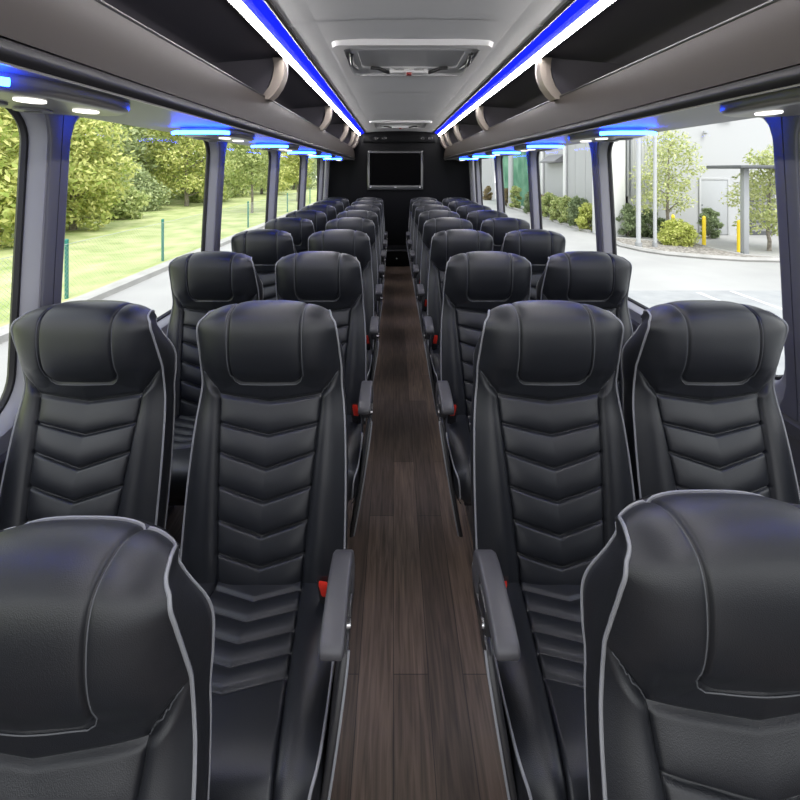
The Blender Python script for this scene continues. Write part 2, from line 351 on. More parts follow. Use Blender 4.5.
# ================================================================== LUGGAGE RACKS
BR = [.60, 2.33, 4.05, 5.55, 6.55, 7.22]
RE = 7.27
for s, side in ((-1, 'left'), (1, 'right')):
    X = lambda a: CX+s*a
    rk = empty('luggage_rack', (0, 0, 0), 'dark taupe overhead luggage rack running above the %s row of windows' % side, 'luggage rack', 'overhead luggage racks')
    fa = [(.786, 1.916), (.775, 1.885), (.766, 1.85), (.760, 1.81), (.757, 1.775), (.757, 1.750)]
    link('fascia', G().loft([(X(a), z) for a, z in fa], Y0, RE).me('fascia', M['fascia'], True), rk)
    cv = [(.760, 1.748), (.752, 1.742), (.750, 1.73), (.753, 1.718), (.762, 1.709)]
    link('lower_edge', G().loft([(X(a), z) for a, z in cv], Y0, RE).me('lower_edge', M['fascia_dark'], True), rk)
    link('lip', G().tube([(X(.790), Y0, 1.919), (X(.790), RE, 1.919)], .0075, 8).me('lip', M['fascia_dark'], True), rk)
    link('trim_strip', G().tube([(X(.766), Y0, 1.7075), (X(.766), RE, 1.7075)], .0032, 6).me('trim_strip', M['trimline'], True), rk)
    un = [(.764, 1.709), (.80, 1.7115), (1.00, 1.7145), (1.20, 1.718), (half(1.72)-.001, 1.7205)]
    link('soffit', G().loft([(X(a), z) for a, z in un], Y0, Y1-.002).me('soffit', M['underside'], True), rk)
    ins = [(.792, 1.915), (.80, 1.80), (.83, 1.775), (1.19, 1.785), (1.205, 1.85), (1.195, 2.0), (1.13, 2.10), (1.0, 2.135), (.70, 2.150)]
    link('lining', G().loft([(X(a), z) for a, z in ins], Y0, RE).me('lining', M['rack_in'], True), rk)
    for k, y in enumerate(BR):
        end = (k == len(BR)-1)
        y = min(y, RE-.065)
        # curved bracket from lip to the light rail
        pth = [(.772, 1.905), (.742, 1.932), (.712, 1.975), (.694, 2.02), (.687, 2.06), (.688, 2.10), (.694, 2.128)]
        wd = .042 if not end else .06
        bk = G(); n_ = len(pth); v = []
        for (a, z) in pth:
            for (da, dy) in ((-.006, -wd), (-.011, -wd*.4), (-.011, wd*.4), (-.006, wd), (.05, wd), (.05, -wd)):
                v.append((X(a+da), y+dy, z))
        f = [(i*6+q, i*6+(q+1) % 6, (i+1)*6+(q+1) % 6, (i+1)*6+q) for i in range(n_-1) for q in range(6)]
        bk.add(v, f); link('bracket', bk.me('bracket', M['bracket'], True), rk)
        dv = [(.81, 1.80), (1.19, 1.785), (1.205, 1.85), (1.195, 2.0), (1.13, 2.10), (.74, 2.135), (.76, 2.03), (.80, 1.92)]
        link('divider', G().prism([(X(a), z) for a, z in dv], y-.008, y+.008, 'y').me('divider', M['rack_in']), rk)
    ec = [(.80, 1.925), (.770, 1.87), (.757, 1.80), (.752, 1.73), (.768, 1.706), (.80, 1.709), (1.22, 1.716), (1.22, 1.92)]
    link('end_cap', G().prism([(X(a), z) for a, z in ec], RE, RE+.025, 'y').me('end_cap', M['fascia'], False, .004), rk)
    # LED rail
    lr = empty('led_light_rail', (0, 0, 0), 'white and blue LED light rail along the %s edge of the ceiling' % side, 'light', 'ceiling light rails')
    link('rail', G().loft([(X(a), z) for a, z in ((.705, 2.150), (.70, 2.128), (.688, 2.122), (.684, 2.126))], Y0, 7.35).me('rail', M['fascia_dark']), lr)
    link('white_strip', G().loft([(X(a), z) for a, z in ((.684, 2.126), (.674, 2.131), (.660, 2.148))], Y0, 7.35).me('white_strip', M['led_white']), lr)
    link('blue_strip', G().loft([(X(a), z) for a, z in ((.660, 2.1485), (.630, 2.157), (.598, 2.174))], Y0, 7.35).me('blue_strip', M['led_blue']), lr)
    link('ceiling_trim', G().loft([(X(a), z) for a, z in ((.598, 2.174), (.590, 2.172), (.578, 2.176), (.572, 2.184))], Y0, 7.35).me('ceiling_trim', M['fascia_dark']), lr)

# overhead service pods
def pod(s, side, y, idx):
    e = empty('overhead_console', (CX+s*.945, y, 1.712), '', 'reading light console', 'overhead reading light consoles')
    L, Wd = .46, .27
    out = []
    for t in np.linspace(0, 2*math.pi, 40, endpoint=False):
        c, sn = math.cos(t), math.sin(t); out.append((Wd/2*math.copysign(abs(c)**.55, c), L/2*math.copysign(abs(sn)**.8, sn)))
    n = len(out); v = []
    for sc, z in ((1.0, .0), (1.0, -.016), (.97, -.026), (.90, -.032), (.80, -.034)):
        v += [(x*sc, y_*sc, z) for x, y_ in out]
    f = [(i*n+k, i*n+(k+1) % n, (i+1)*n+(k+1) % n, (i+1)*n+k) for i in range(4) for k in range(n)]; f.append(tuple(4*n+k for k in range(n)))
    link('housing', G().add(v, f).me('housing', M['pod'], True), e)
    disc = lambda r, x, y_, z0, z1: G().prism([(x+r*math.cos(t), y_+r*math.sin(t)*1.25) for t in np.linspace(0, 2*math.pi, 20, endpoint=False)], z0, z1, 'z')
    for x, y_ in ((-.055*s, .085), (-.055*s, -.085)):
        link('light_lens', disc(.026, x, y_, -.039, -.030).me('light_lens', M['lens'], False, .002), e)
    for x, y_ in ((.06*s, .06), (.06*s, -.07)):
        vv = link('air_vent', disc(.036, x, y_, -.040, -.030).me('air_vent', M['lens_off'], False, .003), e)
        link('vent_slot', G().box(x-.02, x+.02, y_-.004, y_+.004, -.0415, -.039).me('vent_slot', M['rubber']), vv)
    # blue light bar along the edge that faces the front of the coach
    bar = [(-.118, -.205), (-.095, -.232), (-.05, -.243), (.05, -.243), (.095, -.232), (.118, -.205)]
    link('blue_light_bar', G().tube([(x*1.04, y_-.006, -.022) for x, y_ in bar], .0085, 8).me('blue_light_bar', M['pod_blue'], True), e)
    return e
PODS = {-1: [1.02, 2.10, 3.15, 4.17, 5.18, 6.18], 1: [1.05, 2.13, 3.17, 4.19, 5.20, 6.20]}
ORD = ['nearest the camera', 'second from the camera', 'third from the camera', 'fourth from the camera', 'fifth from the camera', 'farthest from the camera']
for s, side in ((-1, 'left'), (1, 'right')):
    for i, y in enumerate(PODS[s]):
        e = pod(s, side, y, i); e['label'] = 'grey reading light console with blue bar under the %s rack, %s' % (side, ORD[i])

# roof hatches
def hatch(y, label, full=True):
    e = empty('roof_hatch', (CX, y, 2.198), label, 'roof hatch', 'roof escape hatches')
    def ringm(o, i, z0, z1, z2):
        n = len(o); v = [(a, b, z0) for a, b in o]+[(a, b, z1) for a, b in [(p[0]*.985, p[1]*.97) for p in o]]+[(a, b, z1) for a, b in i]+[(a, b, z2) for a, b in i]
        return G().add(v, [(j*n+k, j*n+(k+1) % n, (j+1)*n+(k+1) % n, (j+1)*n+k) for j in range(3) for k in range(n)])
    o = rrect(0, 0, .86, .80, .06); i = rrect(0, 0, .74, .66, .05); i2 = rrect(0, 0, .70, .52, .05)
    link('frame', ringm(o, i, .008, -.022, -.004).me('frame', M['hatch'], True), e)
    link('lid', G().prism(rrect(0, .02, .76, .68, .05), -.003, .006, 'z').me('lid', M['hatch2']), e)
    link('lid_panel', ringm(rrect(0, -.06, .68, .46, .05), rrect(0, -.06, .60, .40, .04), -.002, -.014, -.004).me('lid_panel', M['hatch'], True), e)
    link('handle_bar', G().box(-.125, .125, .155, .215, -.040, -.006).me('handle_bar', M['hatch'], False, .004), e)
    for q in (-1, 1):
        g = G(); g.add(*_bar((q*.13, .20, -.03), (q*.20, .12, -.02), .026, .016)); g.add(*_bar((q*.195, .125, -.02), (q*.245, .115, -.02), .03, .016)); link('hinge_arm', g.me('hinge_arm', M['rubber'], False, .002), e)
        if full:
            link('side_latch', G().tube([(q*.335, -.20, -.016), (q*.35, -.02, -.03), (q*.33, .14, -.016)], .012, 6).me('side_latch', M['metal_dark'], True), e)
    r = link('release_latch', G().box(-.017, .017, .150, .205, -.052, -.038).me('release_latch', mat('dark_red_plastic', (.25, .02, .018), .35), False, .003), e)
    if full:
        lab = link('warning_strip', G().box(-.11, .11, .1545, .1555, -.030, -.012).me('warning_strip', M['paint']), e)
        for xx, word in ((-.065, 'TAKTEE'), (.065, 'RESCUE')):
            t = link('lettering', text_mesh(word, .018, M['rubber']), lab); t.location = (xx, .1535, -.021); t.rotation_euler = (math.pi/2, 0, 0)
    return e
def _bar(p, q, w, h):
    p, q = Vector(p), Vector(q); d = (q-p).normalized(); u = Vector((0, 0, 1)); r = d.cross(u).normalized()*w/2; u = u*h/2
    v = [p-r-u, p+r-u, p+r+u, p-r+u, q-r-u, q+r-u, q+r+u, q-r+u]
    return v, [(0, 1, 2, 3), (7, 6, 5, 4), (0, 4, 5, 1), (1, 5, 6, 2), (2, 6, 7, 3), (3, 7, 4, 0)]
hatch(2.62, 'white roof escape hatch with black hinge arms in the near ceiling')
hatch(6.2, 'small looking far roof hatch in the ceiling just before the television', False)

# television on the rear bulkhead
tv = empty('television', (.03, Y1-.031, 1.528), 'black flat screen television mounted on the rear bulkhead', 'television'); tv.scale = (1.05, 1, 1.05)
link('housing', G().box(-.46, .46, -.03, .029, -.315, .33).me('housing', M['tvframe'], False, .012, 3), tv)
link('screen', G().box(-.415, .415, -.034, -.028, -.235, .285).me('screen', M['tvscreen']), tv)
g = G(); o = rrect(0, .008, .90, .625, .01, 2); i = rrect(0, .025, .835, .525, .004, 2); n = len(o)
g.add([(a, -.031, b) for a, b in o]+[(a, -.040, b) for a, b in [((p[0]+q[0])/2, (p[1]+q[1])/2) for p, q in zip(o, i)]]+[(a, -.0345, b) for a, b in i], [(j*n+k, j*n+(k+1) % n, (j+1)*n+(k+1) % n, (j+1)*n+k) for j in range(2) for k in range(n)])
link('bezel', g.me('bezel', mat('glossy_bezel', (.05, .052, .055), .12, coat=.5), True), tv)
link('badge', G().box(-.022, .022, -.043, -.036, -.275, -.262).me('badge', M['chrome'], False, .002), tv)
for q in (-1, 1): link('bezel_light', G().box(q*.40-.012, q*.40+.012, -.043, -.036, -.280, -.262).me('bezel_light', M['chrome'], False, .002), tv)
# step box at the end of the aisle
st = empty('step_box', (.05, 6.98, 0), 'black step box with a rounded edge at the far end of the aisle', 'step')
link('box_body', G().box(-.30, .30, -.13, .40, 0, .255).me('box_body', M['back'], False, .01), st)
link('step_edge', G().tube([(-.30, -.135, .255), (.30, -.135, .255)], .014, 8).me('step_edge', M['metal_dark'], True), st)
link('latch', G().tube([(0, -.133, .13), (0, -.142, .13)], .012, 10).me('latch', M['chrome'], True), st)

# ================================================================== SEATS
LB = .758
vh = np.array([.2324, .9726])                      # up the back, in (y, z)
nh = np.array([-.9726, .2324])                     # out of the back, towards its front
B0 = np.array([.293, .372])
def to3(u, V, n): return np.stack([u, B0[0]+V*vh[0]+n*nh[0], B0[1]+V*vh[1]+n*nh[1]], -1)
# centre profile: V, n, half width, edge drop
PR = [(-.05, -.020, .228, .020), (0, -.004, .231, .022), (.10, .002, .232, .024), (.23, .004, .231, .024), (.36, .002, .226, .022), (.45, -.002, .219, .020),
      (.495, .008, .213, .025), (.53, .038, .213, .042), (.57, .074, .2105, .053), (.61, .096, .2085, .050), (.65, .109, .2065, .040), (.687, .115, .203, .028), (.717, .111, .197, .028), (.739, .094, .187, .027),
      (.754, .066, .181, .026), (.758, .036, .175, .026), (.754, .006, .168, .027), (.746, -.020, .157, .028)]
NV, NI, NO = 400, 96, 30
pr = catmull(PR, NV)
VV, NN, HW, ED = pr.T
top_i = int(np.argmax(VV))
tan = np.gradient(pr[:, :2], axis=0); tan /= np.linalg.norm(tan, axis=1)[:, None]
NRM = np.stack([-tan[:, 1], tan[:, 0]], 1)         # (V, n) normal
sst = lambda a, b, x: (lambda t: t*t*(3-2*t))(np.clip((x-a)/(b-a), 0, 1))
ue_f = lambda V: np.interp(V, [0, .64*LB], [.118, .155])
hp_f = lambda V: np.interp(V/LB, [.68, .75, 1.0], [.101, .104, .105])
bl = sst(.628*LB, .69*LB, VV); bl[top_i:] = 1
bcol = ue_f(VV)*(1-bl)+hp_f(VV)*bl                 # one grid column runs along the seams
inn = np.linspace(-1, 1, NI); ou = np.linspace(0, 1, NO+1)[1:]; ou = 1-(1-ou)**1.25
NU = NI+2*NO
def cols(b, H): return np.r_[(-b-(H-b)*ou)[::-1], b*inn, b+(H-b)*ou]
Ugrid = np.array([cols(b, H) for b, H in zip(bcol, HW)])
au = np.abs(Ugrid); xi = au/HW[:, None]
isfront = (np.arange(NV) < top_i)
shear = np.interp(VV, [-.05, .02, .40, .45, .50, .57], [0, .036, .036, .0197, .0197, 0])*isfront
Vg = VV[:, None]+shear[:, None]*(np.clip(au/bcol[:, None], 0, 1)-.5)
NNg = np.repeat(NN[:, None], NU, 1); tt = Vg/LB
ue = ue_f(Vg); front = isfront[:, None] & np.ones_like(au, bool)
def groove(d, depth, sg): return -depth*np.exp(-(d/sg)**2)
q = np.clip((au-ue)/(HW[:, None]-ue), 0, 1)
vb = np.where(au < ue, (.613+.026*au/ue), .639+.066*q**.7)*LB      # headrest / back boundary
delta = -ED[:, None]*xi**(5-2*sst(.70, .755, VV)+0*VV)[:, None]; delta[top_i:] = -ED[top_i:, None]*xi[top_i:]**3
db = np.where(front, (Vg-vb)*.85, 1.)
isH = db > 0; isI = (~isH) & (au < ue); isB = (~isH) & (au >= ue)
fade = sst(0, .016, np.abs(db))
# headrest centre panel
hp = hp_f(Vg); rc = .032; cb = .694*LB
dx = au-hp; dy = np.where(front, cb-Vg, -1.)
sd = np.where((dx > -rc) & (dy > -rc), np.hypot(np.maximum(dx+rc, 0), np.maximum(dy+rc, 0))-rc, np.maximum(dx, dy))
delta += np.where(isH, groove(sd, .0055, .0034)+fade*(.0045*(1-np.exp(-np.maximum(-sd, 0)/.018))+.004*(1-xi**8)*(1-np.exp(-np.maximum(sd, 0)/.02))), 0)
delta += groove(db, .0075, .0046)*(1-xi**14)
delta += np.where(isH & front, fade*(1-xi**8)*.005*np.exp(-((db-.025)/.02)**2), 0)
delta += np.where(~isH, groove(au-ue, .0055, .0034)*fade, 0)
delta += np.where(isB, fade*.017*np.sin(math.pi*np.clip(q, 0, 1)**.75)*np.clip(1.2-.6*tt, .6, 1), 0)
# chevron channels
CH = [(.613, .639), (.495, .537), (.379, .436), (.268, .320), (.157, .208), (.057, .0994), (-.05, -.01)]
w_ = np.clip(au/ue, 0, 1)
cl = [(c+(e-c)*w_)*LB for c, e in CH]
for c in cl[1:]:
    delta += np.where(isI, groove((Vg-c)*.9, .008, .0040), 0)
for hi_, lo_ in zip(cl[:-1], cl[1:]):
    m_ = isI & (Vg <= hi_) & (Vg > lo_); t_ = np.clip((Vg-lo_)/(hi_-lo_), 0, 1)
    delta += np.where(m_, .0105*np.sin(math.pi*t_**.72)*(1-w_**6), 0)
pts = to3(Ugrid, Vg+delta*NRM[:, 0][:, None], NNg+delta*NRM[:, 1][:, None])
idx = np.arange(NV*NU).reshape(NV, NU)
quads = np.stack([idx[:-1, :-1], idx[:-1, 1:], idx[1:, 1:], idx[1:, :-1]], -1).reshape(-1, 4)
def fc(a): return (a[:-1, :-1]+a[1:, 1:])/2
reg = np.where((fc(db) > 0), 0, np.where(fc(au) < fc(ue), 1, np.where(fc(Ugrid) < 0, 2, 3))).reshape(-1)
def submesh(name, P, Q, m):
    used = np.unique(Q); mp = -np.ones(len(P), int); mp[used] = np.arange(len(used)); P2 = P[used]; Q2 = mp[Q]
    me = bpy.data.meshes.new(name); me.vertices.add(len(P2)); me.vertices.foreach_set('co', P2.astype(np.float32).ravel())
    me.loops.add(Q2.size); me.loops.foreach_set('vertex_index', Q2.astype(np.int32).ravel())
    me.polygons.add(len(Q2)); me.polygons.foreach_set('loop_start', np.arange(0, Q2.size, 4, dtype=np.int32)); me.polygons.foreach_set('use_smooth', np.ones(len(Q2), bool))
    me.materials.append(m); me.update(calc_edges=True); me.validate(); return me
PF = pts.reshape(-1, 3)
ME = {}
for r, nm in ((0, 'headrest'), (1, 'back_insert'), (2, 'side_bolster'), (3, 'side_bolster')):
    ME[nm+str(r)] = submesh(nm, PF, quads[reg == r], M['leather'])
# back shell: side panels and rear
rows = np.arange(0, NV, 4); rows = np.r_[rows, NV-1] if rows[-1] != NV-1 else rows
eL = pts[:, 0]; eR = pts[:, -1]
shell = []; rear_loop = {-1: [], 1: []}
for i in rows:
    rs_ = float(sst(.56, .75, VV[i])) if i < top_i else 1.0
    v2 = np.array([min(VV[i]-.008*rs_, .742), -.090+.050*rs_]); k = 1.0
    if i > top_i-30: k = max(.1, 1-(i-(top_i-30))/(NV-top_i+30))
    hwf = HW[i]; hwr = max(.155, hwf-.04*rs_**1.3)
    def p3(u, V, n): return to3(np.array(u), np.array(V), np.array(n))
    ring = []
    for sgn in (-1, 1):
        e = (eL if sgn < 0 else eR)[i]
        eV = VV[i]+(-ED[i])*NRM[i, 0]; eN = NN[i]+(-ED[i])*NRM[i, 1]
        seq = [e]
        for a, bul in ((.18, .004), (.45, .006), (.75, .004), (1.0, -.004)):
            seq.append(p3(sgn*(hwf+(hwr-hwf)*a+bul*k), eV+(v2[0]-.036*rs_-eV)*a, eN+(v2[1]-eN)*a))
        rear_loop[sgn].append(seq[-1])
        seq.append(p3(sgn*(hwr-.03), v2[0]-.006-.014*rs_, v2[1]-.012)); seq.append(p3(sgn*hwr*.5, v2[0]-.008, v2[1]-.018))
        ring.append(seq if sgn < 0 else seq[::-1])
    shell.append(ring[0]+[p3(0., v2[0]-.008, v2[1]-.019)]+ring[1])
nr = len(shell[0]); v = [tuple(map(float, p)) for r in shell for p in r]
f = [(i*nr+k, (i+1)*nr+k, (i+1)*nr+k+1, i*nr+k+1) for i in range(len(shell)-1) for k in range(nr-1)]
top = pts[-1]; base = len(v); sel = np.linspace(0, NU-1, nr).round().astype(int); v += [tuple(map(float, top[j])) for j in sel]
f += [((len(shell)-1)*nr+k, base+k, base+k+1, (len(shell)-1)*nr+k+1) for k in range(nr-1)]
ME['back_shell'] = mesh('back_shell', v, f, M['leather_side'], True)
# piping round the front outline and along the rear corner of the side panels
def off(p, sgn, d=.0015): return (p[0]+sgn*d, p[1], p[2])
fl = [off(p, -1) for p in eL[6::4]]; fr = [off(p, 1) for p in eR[6::4]][::-1]
topline = [tuple(pts[-1, j]+np.array([0, .001, .001])) for j in range(2, NU-2, 3)]
ME['piping'] = G().tube(fl+topline+fr, .0031, 6).me('piping', M['piping'], True)
for sgn in (-1, 1):
    ME['rear_piping%d' % sgn] = G().tube([off(tuple(map(float, p)), sgn, .001) for p in rear_loop[sgn][2:-12]], .0030, 6).me('rear_piping', M['piping'], True)
# stitching thread along the headrest panel seam and the shoulder seams
def surf(u, V):
    i, j = np.unravel_index(int(np.argmin((Ugrid[:top_i]-u)**2+(Vg[:top_i]-V)**2)), (top_i, NU)); return tuple(pts[i, j]+np.array([0, nh[0], nh[1]])*.0006)
sp = []
for i in range(top_i-4, 0, -3):
    if VV[i] < cb+rc: break
    sp.append(tuple(pts[i, int(np.argmin(np.abs(Ugrid[i]-(hp_f(VV[i])+.0045))))]+np.array([0, nh[0], nh[1]])*.0004))
arcp = [surf(.101-rc+.0045+(rc)*math.cos(a), cb+rc-.0045-(rc)*math.sin(a)) for a in np.linspace(.15, math.pi/2, 8)]
half_p = sp+arcp+[surf(u, cb-.0045) for u in np.linspace(.06, 0, 5)]
thr = half_p+[(-p[0], p[1], p[2]) for p in half_p[::-1][1:]]
tg = G().tube(thr, .0011, 4)
for sgn in (-1, 1):
    tg.tube([surf(sgn*(.155+(.208-.155)*a), (.639+.066*a**.7)*LB-.004) for a in np.linspace(.05, .95, 12)], .0011, 4)
ME['stitching'] = tg.me('stitching', M['thread'], True)

# seat cushion
CP = [(.285, .440, .206, .012), (.20, .438, .214, .014), (.10, .443, .222, .016), (0, .452, .225, .018), (-.10, .460, .224, .018), (-.145, .460, .221, .018), (-.175, .452, .216, .016), (-.192, .433, .211, .014), (-.198, .405, .208, .012), (-.195, .372, .206, .010), (-.185, .350, .204, .008)]
CV, CU = 170, 120
cp = catmull(CP, CV); cp[:, 0] += .075; cp[:, 1] -= .062; cp[:, 2] += .006; CY, CZ, CH_, CE = cp.T
ct = np.gradient(cp[:, :2], axis=0); ct /= np.linalg.norm(ct, axis=1)[:, None]
CN = np.stack([ct[:, 1], -ct[:, 0]], 1)
if CN[10, 1] < 0: CN = -CN
CU = NU
carc = np.r_[0, np.cumsum(np.linalg.norm(np.diff(cp[:, :2], axis=0), axis=1))]
cU = np.array([cols(float(np.interp(a, [0, .1, .45, .6], [.118, .120, .150, .160])), h) for a, h in zip(carc, CH_)]); ca = np.abs(cU); cx_ = ca/CH_[:, None]
carc = np.r_[0, np.cumsum(np.linalg.norm(np.diff(cp[:, :2], axis=0), axis=1))][:, None]+np.zeros_like(ca)
cue = np.interp(carc, [0, .1, .45, .6], [.118, .120, .150, .160])
cd = -CE[:, None]*cx_**6
cd = cd+groove(ca-cue, .006, .0034)
cq = np.clip((ca-cue)/(CH_[:, None]-cue), 0, 1); cB = ca >= cue
cd += np.where(cB, .012*np.sin(math.pi*cq**.8), 0)
cw = np.clip(ca/cue, 0, 1); lines = [.095, .150, .205, .258, .312]
cls = [l-.034*cw+.017 for l in lines]
for c in cls: cd += np.where(~cB, groove((carc-c)*.9, .0062, .0038), 0)
full = [np.zeros_like(ca)]+cls+[np.full_like(ca, .62)]
for a, b in zip(full[:-1], full[1:]):
    m_ = (~cB) & (carc >= a) & (carc < b); t_ = np.clip((carc-a)/np.maximum(b-a, 1e-4), 0, 1)
    cd += np.where(m_, .006*np.sin(math.pi*t_), 0)
cpts = np.stack([cU, CY[:, None]+cd*CN[:, 0][:, None], CZ[:, None]+cd*CN[:, 1][:, None]], -1)
ci = np.arange(CV*CU).reshape(CV, CU); cquads = np.stack([ci[:-1, :-1], ci[:-1, 1:], ci[1:, 1:], ci[1:, :-1]], -1).reshape(-1, 4)
creg = (fc(ca) < fc(cue)).reshape(-1)
ME['cushion_insert'] = submesh('cushion_insert', cpts.reshape(-1, 3), cquads[creg], M['leather'])
ME['seat_cushion'] = submesh('seat_cushion', cpts.reshape(-1, 3), cquads[~creg], M['leather'])
sk = G()
for sgn in (-1, 1):
    e = cpts[:, 0 if sgn < 0 else -1][::5]; n = len(e); v = []
    for k in range(n):
        zlo = .275
        for a, bul in ((0, 0), (.3, .007), (.7, .006), (1, -.004)):
            v.append((e[k][0]+sgn*bul, e[k][1]+(0 if k < n-4 else .004*a), e[k][2]+(min(zlo, e[k][2]-.002)-e[k][2])*a))
    sk.add(v, [(k*4+j, k*4+j+1, (k+1)*4+j+1, (k+1)*4+j) for k in range(n-1) for j in range(3)])
sk.add([(-.2, -.10, .277), (.2, -.10, .277), (.2, .35, .277), (-.2, .35, .277)], [(0, 1, 2, 3)])
ME['cushion_skirt'] = sk.me('cushion_skirt', M['leather_side'], True)
for sgn in (-1, 1): ME['cushion_piping%d' % sgn] = G().tube([off(tuple(p), sgn) for p in cpts[:, 0 if sgn < 0 else -1][52::4]], .0034, 6).me('cushion_piping', M['piping'], True)
# pedestal
g = G(); g.box(-.19, .19, -.06, -.01, .23, .274); g.box(-.19, .19, .19, .24, .23, .274)
ME['seat_frame'] = g.me('seat_frame', M['metal_dark'], False, .004)
def leg_me(sgn):
    g = G(); g.prism([(-.07, .23), (.25, .23), (.16, .18), (.135, .05), (.22, .02), (.22, 0), (-.04, 0), (-.04, .02), (.04, .05), (.015, .18)], sgn*.12-.018, sgn*.12+.018, 'x')
    return g.me('leg', M['metal_dark'], False, .003)
ME['leg-1'] = leg_me(-1); ME['leg1'] = leg_me(1)
# armrest, aisle cover and buckle; sg = side of the seat on which the aisle lies
def armrest(sg):
    xo = sg*.256
    # side outline of the padded arm: a hooked band (y, z)
    top_ = [(.150, .560), (.146, .590), (.132, .615), (.105, .634), (.070, .642), (.02, .643), (-.05, .636), (-.082, .628), (-.094, .618), (-.094, .602)]
    bot_ = [(-.082, .594), (-.05, .600), (.02, .610), (.060, .610), (.088, .596), (.098, .565), (.100, .53), (.140, .53)]
    g = G().prism(top_+bot_, xo-.024, xo+.024, 'x')
    ME['armrest%d' % sg] = g.me('armrest', M['armpad'], False, .007, 3)
    # pivot carrier and the long side cover that drops to the floor side, leaning in
    sc = G()
    prof = [(.165, .56), (.150, .50), (.115, .36), (.060, .22), (.0, .13), (-.05, .11), (-.085, .13), (-.09, .20), (-.075, .32), (-.045, .44), (-.01, .52), (.05, .545), (.10, .54)]
    lean = lambda z: xo+sg*.012-sg*.068*max(0, (.52-z)/.40)**1.15
    n = len(prof); v = [(lean(z)+sg*.012, y, z) for y, z in prof]+[(lean(z)-sg*.004, y, z) for y, z in prof]
    f = [tuple(range(n)), tuple(range(2*n-1, n-1, -1))]+[(i, i+n, (i+1) % n+n, (i+1) % n) for i in range(n)]
    sc.add(v, f); ME['side_cover%d' % sg] = sc.me('side_cover', M['plastic'], False, .005, 2)
    ed = [(lean(z)+sg*.013, y, z) for y, z in catmull([(-.005, .525), (-.045, .44), (-.075, .32), (-.088, .20), (-.083, .135)], 16)[:, :2]]
    ME['cover_trim%d' % sg] = G().tube(ed, .0028, 6).me('cover_trim', M['piping'], True)
    g = G().box(xo-.022, xo+.010, .015, .085, .525, .585); ME['hinge_block%d' % sg] = g.me('hinge_block', M['plastic'], False, .006)
    ME['hinge_bolt%d' % sg] = G().tube([(xo+sg*.010, .03, .545), (xo+sg*.026, .03, .545)], .010, 12).me('hinge_bolt', M['chrome'], True)
    # seat belt buckle in the gap between cushion and armrest
    bx = sg*.200
    g = G(); g.add(*_bar((bx, .235, .385), (bx-sg*.004, .200, .478), .042, .022)); ME['buckle%d' % sg] = g.me('seat_belt_buckle', M['plastic'], False, .004)
    g = G(); g.add(*_bar((bx-sg*.0005, .2075, .432), (bx-sg*.004, .184, .482), .024, .016)); ME['button%d' % sg] = g.me('release_button', M['red'], False, .003)
    g = G().tube([(bx, .26, .32), (bx, .245, .355), (bx, .235, .39)], .009, 6); ME['strap%d' % sg] = g.me('buckle_strap', M['webbing'], True)
armrest(1); armrest(-1)
def seat(x, D, aisle_side, is_aisle, label, group='coach seats', drop=0, tilt=0):
    e = empty('coach_seat', (x, D-.40-.69*math.sin(math.radians(tilt)), 0), label, 'seat', group)
    P = lambda nm, key: link(nm, ME[key], e)
    P('headrest', 'headrest0'); P('back_insert', 'back_insert1'); P('side_bolster', 'side_bolster2'); P('side_bolster', 'side_bolster3')
    bs = P('back_shell', 'back_shell'); [link('rear_piping', ME['rear_piping%d' % q_], bs) for q_ in (-1, 1)]
    tag(P('piping', 'piping'), 'light grey piping'); P('stitching', 'stitching')
    c = P('seat_cushion', 'seat_cushion'); link('cushion_skirt', ME['cushion_skirt'], c)
    [tag(link('cushion_piping', ME['cushion_piping%d' % q_], c), 'light grey piping') for q_ in (-1, 1)]; P('cushion_insert', 'cushion_insert')
    P('seat_frame', 'seat_frame'); P('leg', 'leg-1'); P('leg', 'leg1')
    if is_aisle:
        k = aisle_side
        P('armrest', 'armrest%d' % k); h = P('hinge_block', 'hinge_block%d' % k); link('hinge_bolt', ME['hinge_bolt%d' % k], h)
        sc = P('side_cover', 'side_cover%d' % k); link('cover_trim', ME['cover_trim%d' % k], sc)
        b = P('seat_belt_buckle', 'buckle%d' % k); link('buckle_strap', ME['strap%d' % k], b); tag(link('release_button', ME['button%d' % k], b), 'red release button')
    for o in e.children:                           # lower seat with the back tipped further
        if o.name.startswith('leg'): o.scale.z = (.23-drop)/.23
        else: o.location.z = -drop
        if tilt and o.name.split('.')[0] in ('headrest', 'back_insert', 'side_bolster', 'back_shell', 'piping', 'stitching'):
            Mx = Matrix.Translation((0, .293, .372-drop)) @ Matrix.Rotation(-math.radians(tilt), 4, 'X') @ Matrix.Translation((0, -.293, -.372))
            o.location = Mx.translation; o.rotation_euler = Mx.to_euler()
    return e
RD = [1.0, 1.63, 2.25, 2.83, 3.37, 3.92, 4.5, 5.05]
RN = ['first complete', 'second complete', 'third complete', 'fourth complete', 'fifth complete', 'sixth complete', 'next to last', 'last']
seat(-.515, .63, 1, False, 'big black leather seat back cropped by the bottom left corner, nearest the camera', drop=.145, tilt=3)
seat(.538, .65, -1, False, 'big black leather seat back cropped by the bottom right corner, nearest the camera', drop=.116, tilt=3)
for i, r in enumerate(RD):
    D = 1.3*r
    for (x, sg, ai, side) in ((-.374 if i == 0 else -.367, 1, True, 'left'), (-.922 if i == 0 else -.885, 1, False, 'left'), (.472 if i == 0 else .463, -1, True, 'right'), (.957 if i == 0 else .95, -1, False, 'right')):
        where = ('seat with armrest left of' if side == 'left' else 'seat with armrest right of')+' the aisle' if ai else 'seat along the %s windows' % side
        seat(x, D, sg, ai, 'black leather %s, %s row from the camera' % (where, RN[i]))

